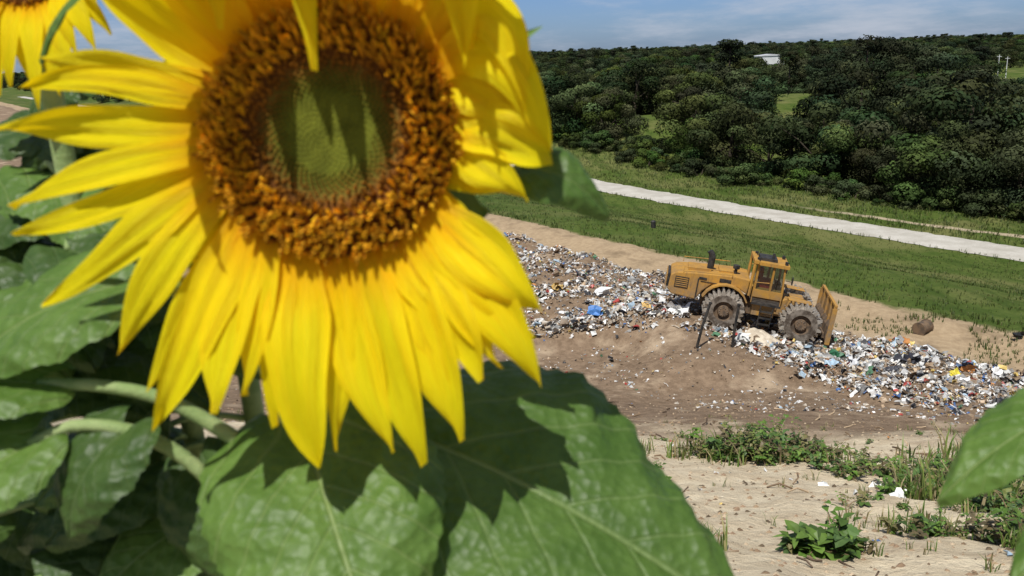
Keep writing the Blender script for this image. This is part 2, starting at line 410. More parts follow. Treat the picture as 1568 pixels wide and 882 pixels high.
mb.add([(x0+.05,-w+.1,zb+.32),(x0+.05,w-.1,zb+.32),(x0+.05,w-.1,zt),(x0+.05,-w+.1,zt)],[(0,1,2,3)],6)
part('cab_windows',mb)
mb=MB()
prism(mb,[(.3,.75),(.75,.7),(2.45,.7),(2.6,.95),(2.45,1.2),(1.9,1.42),(1.0,1.55),(.75,1.4),(.3,1.35)],-.6,.6,0)
prism(mb,[(-2.6,.55),(.35,.6),(.35,1.1),(-2.6,1.3)],-.55,.55,5)
box(mb,(1.5,0,1.56),(.6,.6,.16),0)
for sy in(-1,1):
    box(mb,(1.5,sy*1.1,1.72),(1.0,.5,.05),0,Matrix.Rotation(rad(3),3,'Y'))
    box(mb,(1.0,sy*1.1,1.5),(.05,.5,.42),0,Matrix.Rotation(rad(12),3,'Y'))
    tube(mb,[(2.3,sy*.4,1.1),(2.85,sy*.55,.75)],.09,8,2)
    tube(mb,[(1.3,sy*.72,.5),(2.4,sy*.75,.38),(2.8,sy*.8,.35)],.13,6,0)
part('front_frame',mb,.03)
mb=MB()
prof=[(3.18,.02),(3.1,.25),(3.06,.5),(3.09,.78),(3.18,.95),(3.08,.97),(2.98,.8),(2.95,.5),(2.98,.22),(3.06,.0)]
prof=[(x-.22,z) for x,z in prof]
prism(mb,prof,-1.75,1.75,5)
box(mb,(2.93,0,1.36),(.06,3.45,.84),0)
for y in (-1.7,-.9,0,.9,1.7): box(mb,(2.87,y,1.25),(.1,.08,.98),0)
box(mb,(2.9,0,1.78),(.12,3.5,.08),0)
for y in(-1.74,1.74): box(mb,(2.88,y,.85),(.2,.05,1.6),0)
box(mb,(2.73,0,.35),(.14,3.0,.22),5)
ob=part('blade',mb); ob.location=(0,0,.14)
def wheel(name,cx,cy):
    mb=MB(); seg=36; r=.70; hw=.42
    for pts,matn in (([(-hw,.62*r),(-hw,r),(hw,r),(hw,.62*r)],2),([(-hw,.62*r),(-hw+.15,.55*r),(-hw+.15,.26),(-hw+.0,.23),(-hw+.0,.001)],5),([(hw,.62*r),(hw-.15,.55*r),(hw-.15,.26),(hw,.23),(hw,.001)],5)):
        vs=[];fs=[]
        for (yy,rr) in pts:
            for k in range(seg):
                q=2*math.pi*k/seg; vs.append((rr*math.cos(q),yy,rr*math.sin(q)))
        for i in range(len(pts)-1):
            for k in range(seg):
                k2=(k+1)%seg; fs.append((i*seg+k,i*seg+k2,(i+1)*seg+k2,(i+1)*seg+k))
        mb.add(vs,fs,matn)
    for row in range(5):
        yy=-hw+.08+row*.17
        for k in range(12):
            q=2*math.pi*(k+.5*(row%2))/12; rot=Matrix.Rotation(-q,3,'Y'); vs=[]
            for b,cc in [(-1,-1),(1,-1),(1,1),(-1,1)]: vs.append(rot@Vector((r-.02,b*.075,cc*.085))+Vector((0,yy,0)))
            for b,cc in [(-1,-1),(1,-1),(1,1),(-1,1)]: vs.append(rot@Vector((r+.2,b*.05,cc*.035))+Vector((0,yy,0)))
            mb.add(vs,[(4,5,6,7),(0,1,5,4),(1,2,6,5),(2,3,7,6),(3,0,4,7)],3)
    for k in range(10):
        q=2*math.pi*k/10
        for sy in(-1,1): tube(mb,[(.17*math.cos(q),sy*(hw-.02),.17*math.sin(q)),(.17*math.cos(q),sy*(hw+.03),.17*math.sin(q))],.02,6,2)
    ob=part(name,mb); ob.location=(cx,cy,.84); ob.rotation_euler=(0,ru(0,3),0)
wheel('wheel_rear_right',-1.65,-1.38); wheel('wheel_rear_left',-1.65,1.38); wheel('wheel_front_right',1.65,-1.38); wheel('wheel_front_left',1.65,1.38)
comp.location=MC; comp.rotation_euler=(0,MPIT,MYAW); comp.scale=(MSC,MSC,MSC)

def post(name,x,y,h,lean,r=.055):
    mb=MB(); z=H(x,y); tube(mb,[(x,y,z-.3),(x+lean*.5,y,z+h*.5),(x+lean,y,z+h)],[r,r*.95,r*.9],8,0); tube(mb,[(x+lean,y,z+h-.02),(x+lean*1.03,y,z+h+.05)],[r*1.25,r*1.2],8,0)
    mb.build(name,[m_blk])
post('leaning_post',6.9,31.9,1.75,.55); post('leaning_post.001',8.35,32.1,1.65,.24)
mb=MB(); x,y=17.0,34.8; z=H(x,y)
tube(mb,[(x-.24,y-.2,z+.24),(x+.24,y+.2,z+.24)],.27,18,0); tube(mb,[(x-.28,y-.23,z+.24),(x-.24,y-.2,z+.24)],.30,18,0); tube(mb,[(x+.24,y+.2,z+.24),(x+.28,y+.23,z+.24)],.30,18,0)
mb.build('rusty_drum',[m_rust])
x,y=10.2,61.5; z=H(x,y); mb=MB(); tube(mb,[(x,y,z-.2),(x,y,z+.45)],.17,10,0); tube(mb,[(x,y,z+.45),(x,y,z+.55)],[.2,.1],10,0); mb.build('marker_post',[m_blk])

# ------------------------------------------------------------------ grass on the embankment
def blade_tuft(mb,x,y,z,h,nb,cols,thin=1.):
    for b in range(nb):
        q=ru(0,6.28); w=(h*.06+.004)*thin; l=ru(.2,.7)*h; hh=h*ru(.6,1.1); c=random.choice(cols); k=ru(.7,1.2); c=(c[0]*k,c[1]*k,c[2]*k)
        px,py=-math.sin(q)*w,math.cos(q)*w; ox,oy=math.cos(q)*l,math.sin(q)*l; bx,by=x+ru(-.3,.3)*h,y+ru(-.3,.3)*h
        mb.add([(bx-px,by-py,z-.02),(bx+px,by+py,z-.02),(bx+ox*.4+px*.7,by+oy*.4+py*.7,z+hh*.65),(bx+ox*.4-px*.7,by+oy*.4-py*.7,z+hh*.65),(bx+ox,by+oy,z+hh)],[(0,1,2,3),(3,2,4)],0,None,c)
gc=[(.062,.105,.018),(.09,.13,.026),(.048,.08,.014),(.15,.155,.05),(.08,.10,.026)]
mb=MB()
for i in range(26000):
    s=36+36*R_()**1.15; t=ru(-95,-2)
    x,y=ps(s,t); g=nz(x*.35,y*.35,4)
    if g<-.2 and R_()<.75: continue
    blade_tuft(mb,x,y,H(x,y),ru(.08,.22)*(1.5 if s<37.5 else 1),3,gc)
for i in range(9000):
    s=ru(78.3,90); t=ru(-130,-8); x,y=ps(s,t)
    if abs(s-81.6)<.7 and R_()<.8: continue
    blade_tuft(mb,x,y,H(x,y),ru(.15,.5),3,gc)
for i in range(1300):
    s=ru(31.5,36); t=ru(-24,-6); x,y=ps(s,t)
    if nz(x*.4,y*.4,7)<.1: continue
    blade_tuft(mb,x,y,H(x,y),ru(.08,.25),4,gc)
for t in [x*.25 for x in range(-480,-20)]:
    for s0 in (72.6,78.1):
        if R_()<.7:
            x,y=ps(s0+.5*nz(t*.25,1 if s0<75 else 7)+ru(-.5,.4),t); blade_tuft(mb,x,y,H(x,y)+.03,ru(.15,.4),4,gc)
mb.build('embankment_grass',[m_weed])

# ------------------------------------------------------------------ weeds on the near slope
def weed_leaf(mb,p,d,up,L,W,c):
    d=d.normalized(); sd=d.cross(up)
    if sd.length<.05: sd=Vector((1,0,0))
    sd.normalize(); nn=sd.cross(d)
    a=p; b=p+d*L*.4+nn*L*.08; e=p+d*L-nn*L*.15
    mb.add([a,b+sd*W*.5+nn*W*.12,b,b-sd*W*.5+nn*W*.12,p+d*L*.75+sd*W*.33-nn*L*.02,p+d*L*.75-nn*L*.04,p+d*L*.75-sd*W*.33-nn*L*.02,e],[(0,1,2),(0,2,3),(1,4,5,2),(2,5,6,3),(4,7,5),(5,7,6)],0,None,c)
wc=[(.10,.19,.03),(.13,.22,.04),(.07,.13,.025),(.19,.22,.06),(.09,.16,.045),(.22,.2,.08),(.15,.12,.06)]
def weed(mb,x,y,h,nst=3,ls=.07):
    z=H(x,y)
    for s_i in range(nst):
        q=ru(0,6.28); l=h*ru(.3,1.2); tip=Vector((x+math.cos(q)*l,y+math.sin(q)*l,z+h*ru(.3,1.1))); base=Vector((x,y,z-.02))
        mid=(base+tip)/2+Vector((ru(-.1,.1)*h,0,h*.15)); pts=spline([base,mid,tip],6)
        tube(mb,pts,[.006,.005,.005,.004,.004,.003,.002],4,0,random.choice([(.12,.17,.05),(.28,.2,.12)]),False)
        c=random.choice(wc); big=ru(.55,1.25)
        for i in range(1,7):
            for k in range(random.choice((1,2,2,3))):
                a=ru(0,6.28); d=Vector((math.cos(a),math.sin(a),ru(-.4,.7))); L=ls*ru(.5,1.3)*big; kk=ru(.7,1.25)
                weed_leaf(mb,pts[i]+Vector((ru(-.03,.03),ru(-.03,.03),ru(-.01,.02))),d,Vector((ru(-.3,.3),ru(-.3,.3),1)),L,L*ru(.35,.8),(c[0]*kk,c[1]*kk,c[2]*kk))
mb=MB()
def patch(cx,cy,rx,ry,n,h,ls,nst=3):
    for i in range(n):
        a=ru(0,6.28); r=R_()**.7; x=cx+rx*r*math.cos(a); y=cy+ry*r*math.sin(a)
        if nz(x*1.8,y*1.8,2)<-.15: continue
        weed(mb,x,y,h*ru(.4,1.2)*(1.15-.5*r),nst,ls)
patch(2.95,10.1,.7,.7,85,.40,.085); patch(3.6,9.9,.5,.5,36,.42,.09); patch(4.1,9.0,1.0,.6,40,.22,.07); patch(4.5,8.2,1.0,.7,50,.3,.08); patch(2.4,10.8,.4,.5,12,.2,.08)
patch(4.7,7.2,.8,1.0,70,.40,.08); patch(3.75,5.5,.6,.6,60,.26,.08); patch(5.8,8.6,1.2,1.0,70,.42,.085); patch(4.0,6.3,.5,.5,40,.3,.08)
patch(1.98,5.1,.26,.18,22,.22,.105); patch(2.4,5.2,.35,.22,18,.18,.09); patch(2.9,5.6,.35,.3,12,.16,.065); patch(2.8,6.6,.5,.4,8,.12,.06)
patch(1.65,5.3,.12,.1,3,.12,.08); patch(3.9,7.6,.5,.4,20,.14,.06)
for i in range(30):
    y=ru(5,17); x=y*ru(.05,.6); patch(x,y,.25,.2,2,.1,.05)
mb.build('weeds',[m_weed])
mb=MB()
dry=[(.11,.18,.03),(.16,.21,.05),(.28,.25,.11),(.08,.14,.02),(.40,.33,.18)]
def gpatch(cx,cy,rx,ry,n,h):
    for i in range(n):
        a=ru(0,6.28); r=R_()**.7; x=cx+rx*r*math.cos(a); y=cy+ry*r*math.sin(a)
        if nz(x*2.2,y*2.2,6)<-.2: continue
        blade_tuft(mb,x,y,H(x,y),h*ru(.3,1.3),5,dry,.5)
gpatch(4.7,7.2,1.2,1.4,420,.30); gpatch(3.7,4.9,.7,.5,220,.26); gpatch(5.7,8.8,1.5,1.3,220,.36); gpatch(3.1,10.2,1.2,.8,90,.26); gpatch(2.9,5.9,.6,.5,60,.16); gpatch(1.1,4.9,.25,.15,12,.18); gpatch(1.65,10.5,.6,.5,24,.22); gpatch(3.1,4.6,.3,.2,30,.2)
for i in range(130):
    y=ru(4.5,20); x=y*ru(-.4,.7); gpatch(x,y,.15,.12,3,.12)
mb.build('wild_grass',[m_weed])

# ------------------------------------------------------------------ trees
def make_tree(name,h,wd,nl,ls,seed,kind='oak',base=(.045,.075,.018)):
    rnd=random.Random(seed); U=rnd.uniform; mb=MB()
    tr=h*.03; lean=U(-.06,.06)*h
    lobes=[]
    if kind=='oak':
        tube(mb,[(0,0,-.6),(lean*.3,0,h*.2),(lean*.7,.05*h*U(-1,1),h*.45),(lean,0,h*.75)],[tr*1.3,tr,tr*.7,tr*.25],8,1)
        n=int(U(11,15))
        for i in range(n):
            q=6.283*i*.382+U(-.5,.5); rr=wd*.5*math.sqrt(U(.1,1))*.82; zz=h*U(.14,.84); rr*=math.sin(math.pi*min(1,max(.28,(zz/h))))**.5
            lobes.append((Vector((lean+rr*math.cos(q),rr*math.sin(q),zz)),h*U(.11,.23)))
        lobes.append((Vector((lean+U(-.6,.6),0,h*.84)),h*.17))
        for c,r in lobes[:7]: tube(mb,[(lean*.4,0,h*U(.18,.4)),tuple(c*.55+Vector((0,0,h*.15))),tuple(c)],[tr*.5,tr*.3,tr*.08],5,1)
    elif kind=='pine':
        tube(mb,[(0,0,-.6),(0,0,h*.5),(lean,0,h*.97)],[tr*.8,tr*.6,tr*.15],7,1)
        for i in range(20):
            zz=h*U(.3,.98); q=U(0,6.28); rr=wd*.35*(1.15-zz/h)*U(.6,1.6)+.1
            lobes.append((Vector((rr*math.cos(q)+lean*.6,rr*math.sin(q),zz)),h*U(.06,.11)))
            tube(mb,[(lean*.5,0,zz-.3),(rr*math.cos(q)+lean*.6,rr*math.sin(q),zz)],[tr*.25,tr*.06],4,1)
    else:
        for i in range(9):
            q=U(0,6.28); rr=wd*.5*math.sqrt(U(0,1))*.75; zz=h*U(.12,.72); lobes.append((Vector((rr*math.cos(q),rr*math.sin(q),zz)),h*U(.18,.32)))
        for c,r in lobes[:5]: tube(mb,[(0,0,-.3),tuple(c)],[tr,tr*.2],5,1)
    tot=sum(r*r for c,r in lobes)
    for c,r in lobes:
        k=int(nl*r*r/tot); tone=U(.75,1.25); hue=U(-.007,.011)
        sq=Vector((U(.9,1.3),U(.9,1.3),U(.6,.85)))
        for i in range(k):
            d=Vector((rnd.gauss(0,1),rnd.gauss(0,1),rnd.gauss(0,1)+.35)).normalized()
            rr=r*(U(.5,1)**.3)*(1+.36*noise.noise(d*2.6+c))*(1.18 if U(0,1)<.06 else 1)
            p=c+Vector((d.x*rr*sq.x,d.y*rr*sq.y,d.z*rr*sq.z))
            nn=(d+Vector((U(-1,1),U(-1,1),U(-.6,.9)))*.45).normalized()
            a=nn.orthogonal().normalized(); a=Matrix.Rotation(U(0,6.28),3,nn)@a; b=nn.cross(a); s=ls*U(.5,1.3)
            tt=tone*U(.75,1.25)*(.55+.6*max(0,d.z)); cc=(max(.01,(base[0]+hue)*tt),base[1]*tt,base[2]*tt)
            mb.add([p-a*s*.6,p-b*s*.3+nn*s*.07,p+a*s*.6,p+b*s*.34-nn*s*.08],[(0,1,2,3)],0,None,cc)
    return mb.mesh(name,[m_foli,m_bark])
protos=bpy.data.collections.new('forest_tree_kinds')
specs=[('a',9.5,12,4600,.40,1,'oak',(.040,.066,.018)),('b',8.5,11,4200,.38,2,'oak',(.050,.082,.020)),('c',11,12,4800,.40,3,'oak',(.030,.052,.018)),('d',9,13.5,4800,.40,4,'oak',(.041,.063,.022)),('e',11,7.5,2800,.36,5,'pine',(.030,.047,.02)),('f',4,6.5,2100,.31,6,'bush',(.052,.086,.021)),('g',8,9.5,3800,.38,8,'oak',(.056,.074,.026))]
hts=[]
for nm,h,wd,nl,ls,sd0,kd,bs in specs:
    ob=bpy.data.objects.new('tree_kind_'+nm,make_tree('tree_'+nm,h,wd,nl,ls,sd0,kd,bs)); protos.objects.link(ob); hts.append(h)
pts=[];idx=[];rot=[];scl=[]
corr=[(.1687,.026,162,-.089),(.3202,.026,203,-.077),(.294,.017,416,-.0215),(.565,.03,300,-.047)]
def cap(x,y,z):
    al=99
    for (q,w,Y,zr) in corr:
        if 85<y<Y and abs(x/y-q)<w*(1 if y>Y*.6 else .8)+1.5/y: al=min(al,zr*y-z)
    return al
def addtree(x,y,i,sc):
    z=H(x,y); allow=cap(x,y,z)
    if allow<1.0: return
    if hts[i]*sc*1.06>allow:
        i=5 if allow<5 else random.choice((1,6)); sc=min(sc,allow/(hts[i]*1.08))
    pts.append((x,y,z-.3)); idx.append(i); rot.append((0,0,ru(0,6.28))); scl.append((sc*ru(.9,1.2),sc*ru(.9,1.2),sc))
clear=[(27,160,7,11),(64,200,12,15),(124,424,13,11),(170,306,22,26)]
r=86.
while r<1500:
    sp=6.6 if r<200 else (8.8 if r<380 else 14.5); a=-42.
    while a<52:
        A=rad(a+ru(-.45,.45)*sp/r*57); rr=r+ru(-.5,.5)*sp; x=rr*math.sin(A); y=rr*math.cos(A); a+=sp/r*57.3
        s,t=st(x,y)
        if s<92.5+2*nz(t*.08,3): continue
        if any(((x-cx)/rx)**2+((y-cy)/ry)**2<1 for cx,cy,rx,ry in clear): continue
        gap=nz(x*.03,y*.03,8)
        if r<380 and gap<-.42 and R_()<.7: continue
        if r<200 and R_()<.08: continue
        kind=nz(x*.02,y*.02,20)
        i=random.choice([0,1,1,6,3,1] if kind>.12 else ([0,2,2,3,4] if kind<-.12 else [0,0,1,2,3,3,6,4]))
        if r<115 and i==4: i=3
        addtree(x,y,i,ru(.6,1.25)*(1+.25*nz(x*.04,y*.04,31))*(.95 if r>380 else 1))
        if r<200 and R_()<.5: addtree(x+ru(-4,4),y+ru(-4,4),5,ru(.6,1.2))
    r+=sp
t=-150.
while t<-2:
    s=90+2*nz(t*.08,3)+ru(-1.5,2.5); x,y=ps(s,t)
    if y>20: addtree(x,y,5,ru(.3,.95))
    t+=ru(.6,1.8)
me=bpy.data.meshes.new('forest'); me.from_pydata(pts,[],[])
at=me.attributes.new('rot','FLOAT_VECTOR','POINT'); at.data.foreach_set('vector',[q for p in rot for q in p])
at=me.attributes.new('scl','FLOAT_VECTOR','POINT'); at.data.foreach_set('vector',[q for p in scl for q in p])
at=me.attributes.new('idx','INT','POINT'); at.data.foreach_set('value',idx)
forest=bpy.data.objects.new('forest',me); COL.objects.link(forest)
ng=bpy.data.node_groups.new('forest_scatter','GeometryNodeTree')
ng.interface.new_socket(name='Geometry',in_out='INPUT',socket_type='NodeSocketGeometry'); ng.interface.new_socket(name='Geometry',in_out='OUTPUT',socket_type='NodeSocketGeometry')
gi=ng.nodes.new('NodeGroupInput'); go=ng.nodes.new('NodeGroupOutput'); ci=ng.nodes.new('GeometryNodeCollectionInfo'); ci.inputs['Collection'].default_value=protos; ci.inputs['Separate Children'].default_value=True; ci.inputs['Reset Children'].default_value=True
ip=ng.nodes.new('GeometryNodeInstanceOnPoints'); ip.inputs['Pick Instance'].default_value=True
def na_(nm,tp):
    n=ng.nodes.new('GeometryNodeInputNamedAttribute'); n.data_type=tp; n.inputs['Name'].default_value=nm; return n.outputs['Attribute']
ng.links.new(gi.outputs[0],ip.inputs['Points']); ng.links.new(ci.outputs[0],ip.inputs['Instance']); ng.links.new(na_('idx','INT'),ip.inputs['Instance Index']); ng.links.new(na_('rot','FLOAT_VECTOR'),ip.inputs['Rotation']); ng.links.new(na_('scl','FLOAT_VECTOR'),ip.inputs['Scale']); ng.links.new(ip.outputs[0],go.inputs[0])
md=forest.modifiers.new('scatter','NODES'); md.node_group=ng
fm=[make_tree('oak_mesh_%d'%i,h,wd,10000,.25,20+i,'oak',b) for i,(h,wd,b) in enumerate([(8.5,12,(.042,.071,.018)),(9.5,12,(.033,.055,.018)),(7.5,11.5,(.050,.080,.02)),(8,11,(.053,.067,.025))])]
k=0; t=-128.
while t<-4:
    s=95.5+2*nz(t*.08,3)+ru(-2,2); x,y=ps(s,t); q=ru(.6,1.15)
    if cap(x,y,H(x,y))>8.5*q:
        ob=bpy.data.objects.new('oak_tree',fm[k%4]); COL.objects.link(ob); ob.location=(x,y,H(x,y)-.3); ob.rotation_euler=(0,0,ru(0,6.28)); ob.scale=(q,q,q*ru(.85,1.1))
    k+=1; t+=ru(6.5,12)

m_white=simple('white_cladding',(.7,.71,.72),(.6,.6,.61),.3,.5); m_roof=simple('metal_roof',(.55,.56,.58),(.5,.5,.52),.3,.4)
bld=empty('white_warehouse',(124,424,H(124,424)))
mb=MB(); box(mb,(0,0,3.3),(11.5,10,7),0); mb.build('walls',[m_white],parent=bld)
mb=MB(); prism(mb,[(-6.1,6.85),(6.1,6.85),(5.9,7.1),(0,7.7),(-5.9,7.1)],-5.3,5.3,0); mb.build('roof',[m_roof],parent=bld)
mb=MB()
for x in(-3.8,-.6,2.4): box(mb,(x,-5.03,1.7),(2.2,.06,3.4),0)
box(mb,(4.7,-5.03,1.2),(1,.06,2.3),0); mb.build('doors',[m_roof],parent=bld)
for i,(x,y,h) in enumerate([(163,298,8),(168,302,7),(174,300,8)]):
    mb=MB(); z=H(x,y); tube(mb,[(x,y,z-.3),(x,y,z+h)],[.15,.1],8,0); box(mb,(x,y,z+h-.6),(1.6,.13,.13),0); mb.build('utility_pole',[m_white])

# ------------------------------------------------------------------ camera
PITCH=rad(15.05); ROLL=rad(2.2)
F=Vector((0,math.cos(PITCH),-math.sin(PITCH))); R0=Vector((1,0,0)); U0=Vector((0,math.sin(PITCH),math.cos(PITCH)))
Rt=R0*math.cos(ROLL)-U0*math.sin(ROLL); Up=U0*math.cos(ROLL)+R0*math.sin(ROLL)
CM=Matrix((( Rt.x,Up.x,-F.x,0),(Rt.y,Up.y,-F.y,0),(Rt.z,Up.z,-F.z,0),(0,0,0,1)))
cd=bpy.data.cameras.new('camera'); cam=bpy.data.objects.new('camera',cd); COL.objects.link(cam); cam.matrix_world=CM
cd.sensor_width=36; cd.lens=31; cd.clip_start=.02; cd.clip_end=8000
cd.dof.use_dof=True; cd.dof.focus_distance=30; cd.dof.aperture_fstop=14
scene.camera=cam

# ------------------------------------------------------------------ sunflower plant (own frame: disc centre origin, x right, y up, z out of the face)
UN=.42/1350
PM=CM@Matrix.Translation((-274*UN,236*UN,-.42))@Matrix.Scale(UN,4)
m_petal,nt=newmat('petal'); uv=nd(nt,'ShaderNodeTexCoord').outputs['UV']; su=nd(nt,'ShaderNodeSeparateXYZ',None,Vector=uv)
mp=nd(nt,'ShaderNodeMapping',None,Vector=uv,Scale=(1.0,7,1)); st_=noi(nt,mp.outputs[0],2.2,4,.6)
c=mixc(nt,mr(nt,su.outputs[0],.0,.38),(.97,.45,.004),(1.,.88,.008)); c=mixc(nt,mr(nt,st_,.4,.75,0,.5),c,(.97,.60,.003))
finish(nt,c,.5,.2,st_,.6,.004,0,.45,(1.,.68,.002))
def leafmat(name,c1,c2,vein):
    m,nt=newmat(name); uv=nd(nt,'ShaderNodeTexCoord').outputs['UV']; su=nd(nt,'ShaderNodeSeparateXYZ',None,Vector=uv)
    o=objc(nt)
    av=math_(nt,'ABSOLUTE',su.outputs[1])
    mid=math_(nt,'SUBTRACT',1.,mr(nt,av,.008,.03))
    fr=math_(nt,'FRACT',math_(nt,'SUBTRACT',math_(nt,'MULTIPLY',su.outputs[0],5.6),math_(nt,'MULTIPLY',av,3.)))
    lat=math_(nt,'SUBTRACT',1.,mr(nt,math_(nt,'ABSOLUTE',math_(nt,'SUBTRACT',fr,.5)),.02,.07))
    lat=math_(nt,'MULTIPLY',lat,.45)
    vn=math_(nt,'MAXIMUM',mid,lat)
    n_a=noi(nt,o,.012,5,.6); n_b=noi(nt,o,.06,4,.6)
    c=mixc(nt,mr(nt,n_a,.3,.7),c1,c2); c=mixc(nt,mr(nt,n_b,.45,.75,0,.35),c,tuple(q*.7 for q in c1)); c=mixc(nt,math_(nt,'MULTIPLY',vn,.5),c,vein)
    vo=nt.nodes.new('ShaderNodeTexVoronoi'); vo.inputs['Scale'].default_value=.05; nt.links.new(o,vo.inputs['Vector'])
    bm=math_(nt,'SUBTRACT',math_(nt,'MULTIPLY',vo.outputs[0],.7),vn)
    finish(nt,c,.48,.35,bm,.5,.004,0,.25); return m
m_leaf=leafmat('sunflower_leaf_surface',(.080,.155,.024),(.125,.215,.042),(.30,.38,.14))
m_leaf2=leafmat('sunflower_leaf_shaded',(.040,.085,.016),(.066,.118,.026),(.15,.22,.08))  # same leaf, darker copy: shade of the back foliage put into the colour
m_leaf3=leafmat('sunflower_leaf_half_shaded',(.056,.115,.018),(.088,.16,.030),(.22,.30,.11))  # slightly darker leaf copy, shade under the flower painted into its colour
m_stem=simple('stem_green',(.20,.29,.10),(.30,.38,.16),.02,.7,.3,0,.2,.01,.1)
m_flor=vcmat('disc_florets',.8,.1,.1,0.,.03)
m_cal=simple('calyx_green',(.12,.22,.05),(.18,.28,.08),.02,.6,.3,0,.1,.01,.2)

def petal(mb,b,cpt,t,w,twist=0.,seg=18,across=11,cup=.16):
    b,cpt,t=Vector(b),Vector(cpt),Vector(t); vs=[];uvs=[];ph=ru(0,6); wob=ru(-.12,.12); pk=ru(.3,.5); asym=ru(-.15,.15)
    outz=Vector((0,0,1))
    for i in range(seg+1):
        u=i/seg; p=b*(1-u)**2+cpt*(2*u*(1-u))+t*u*u; tg=((cpt-b)*(1-u)+(t-cpt)*u).normalized()
        sd=tg.cross(outz)
        if sd.length<.15: sd=tg.cross(Vector((0,1,0)))
        sd.normalize(); sd=Matrix.Rotation(twist*(u-.2),3,tg)@sd; nn=sd.cross(tg)
        ww=w*.5*min(1,(.5+1.6*u))*(1-max(0,(u-pk)/(1-pk))**1.9)**.95 if u<1 else .0
        ww*=1+.07*math.sin(u*11+ph)
        ww=max(ww,.6); p=p+sd*math.sin(u*4.5+ph)*w*wob
        for j in range(across):
            v=j/(across-1)*2-1; v2=v*(1+asym*(1 if v>0 else -1))
            q=p+sd*ww*v2+nn*(cup*ww*v*v+ww*.12*math.sin(v*8+ph)*math.sin(math.pi*u)+w*.12*math.sin(u*7+ph+v*2)*u)
            vs.append(q); uvs.append((u,v+ph*3))
    fs=[(i*across+j,i*across+j+1,(i+1)*across+j+1,(i+1)*across+j) for i in range(seg) for j in range(across-1)]
    mb.add(vs,fs,0,uvs)
def leaf(mb,base,tip,hw,normal=(0,.7,.7),bend=.12,fold=.12,lobe=.25,mat=0,wave=.05,rag=.03):
    base,tip,nrm=Vector(base),Vector(tip),Vector(normal); ax=tip-base; L=ax.length; ax.normalize()
    nrm=(nrm-ax*nrm.dot(ax)).normalized(); sd=ax.cross(nrm); nu,nv=44,23; vs=[];uvs=[];ph=ru(0,6)
    for i in range(nu+1):
        u=i/nu
        w=hw*(math.sin(math.pi*min(1,(u*.985+.012))**.58)**.75)
        w*=1+rag*(((u*17)%1)-.5)*2+.03*math.sin(u*9+ph)
        for j in range(nv):
            v=j/(nv-1)*2-1; av=abs(v)
            back=lobe*L*(av**1.3)*(1-u)**3
            p=base+ax*(u*L-back)+sd*w*v+nrm*(bend*L*(4*u*(1-u)-u*.6)+fold*hw*av*(1-.3*u)-fold*1.5*hw*av**3+wave*hw*math.sin(u*13+v*2.5+ph)*av*av+.03*hw*math.sin(u*35+av*9)*av-.025*hw*math.exp(-(v/.06)**2))
            vs.append(p); uvs.append((u,v*w/hw))
    fs=[(i*nv+j,i*nv+j+1,(i+1)*nv+j+1,(i+1)*nv+j) for i in range(nu) for j in range(nv-1)]
    mb.add(vs,fs,mat,uvs)
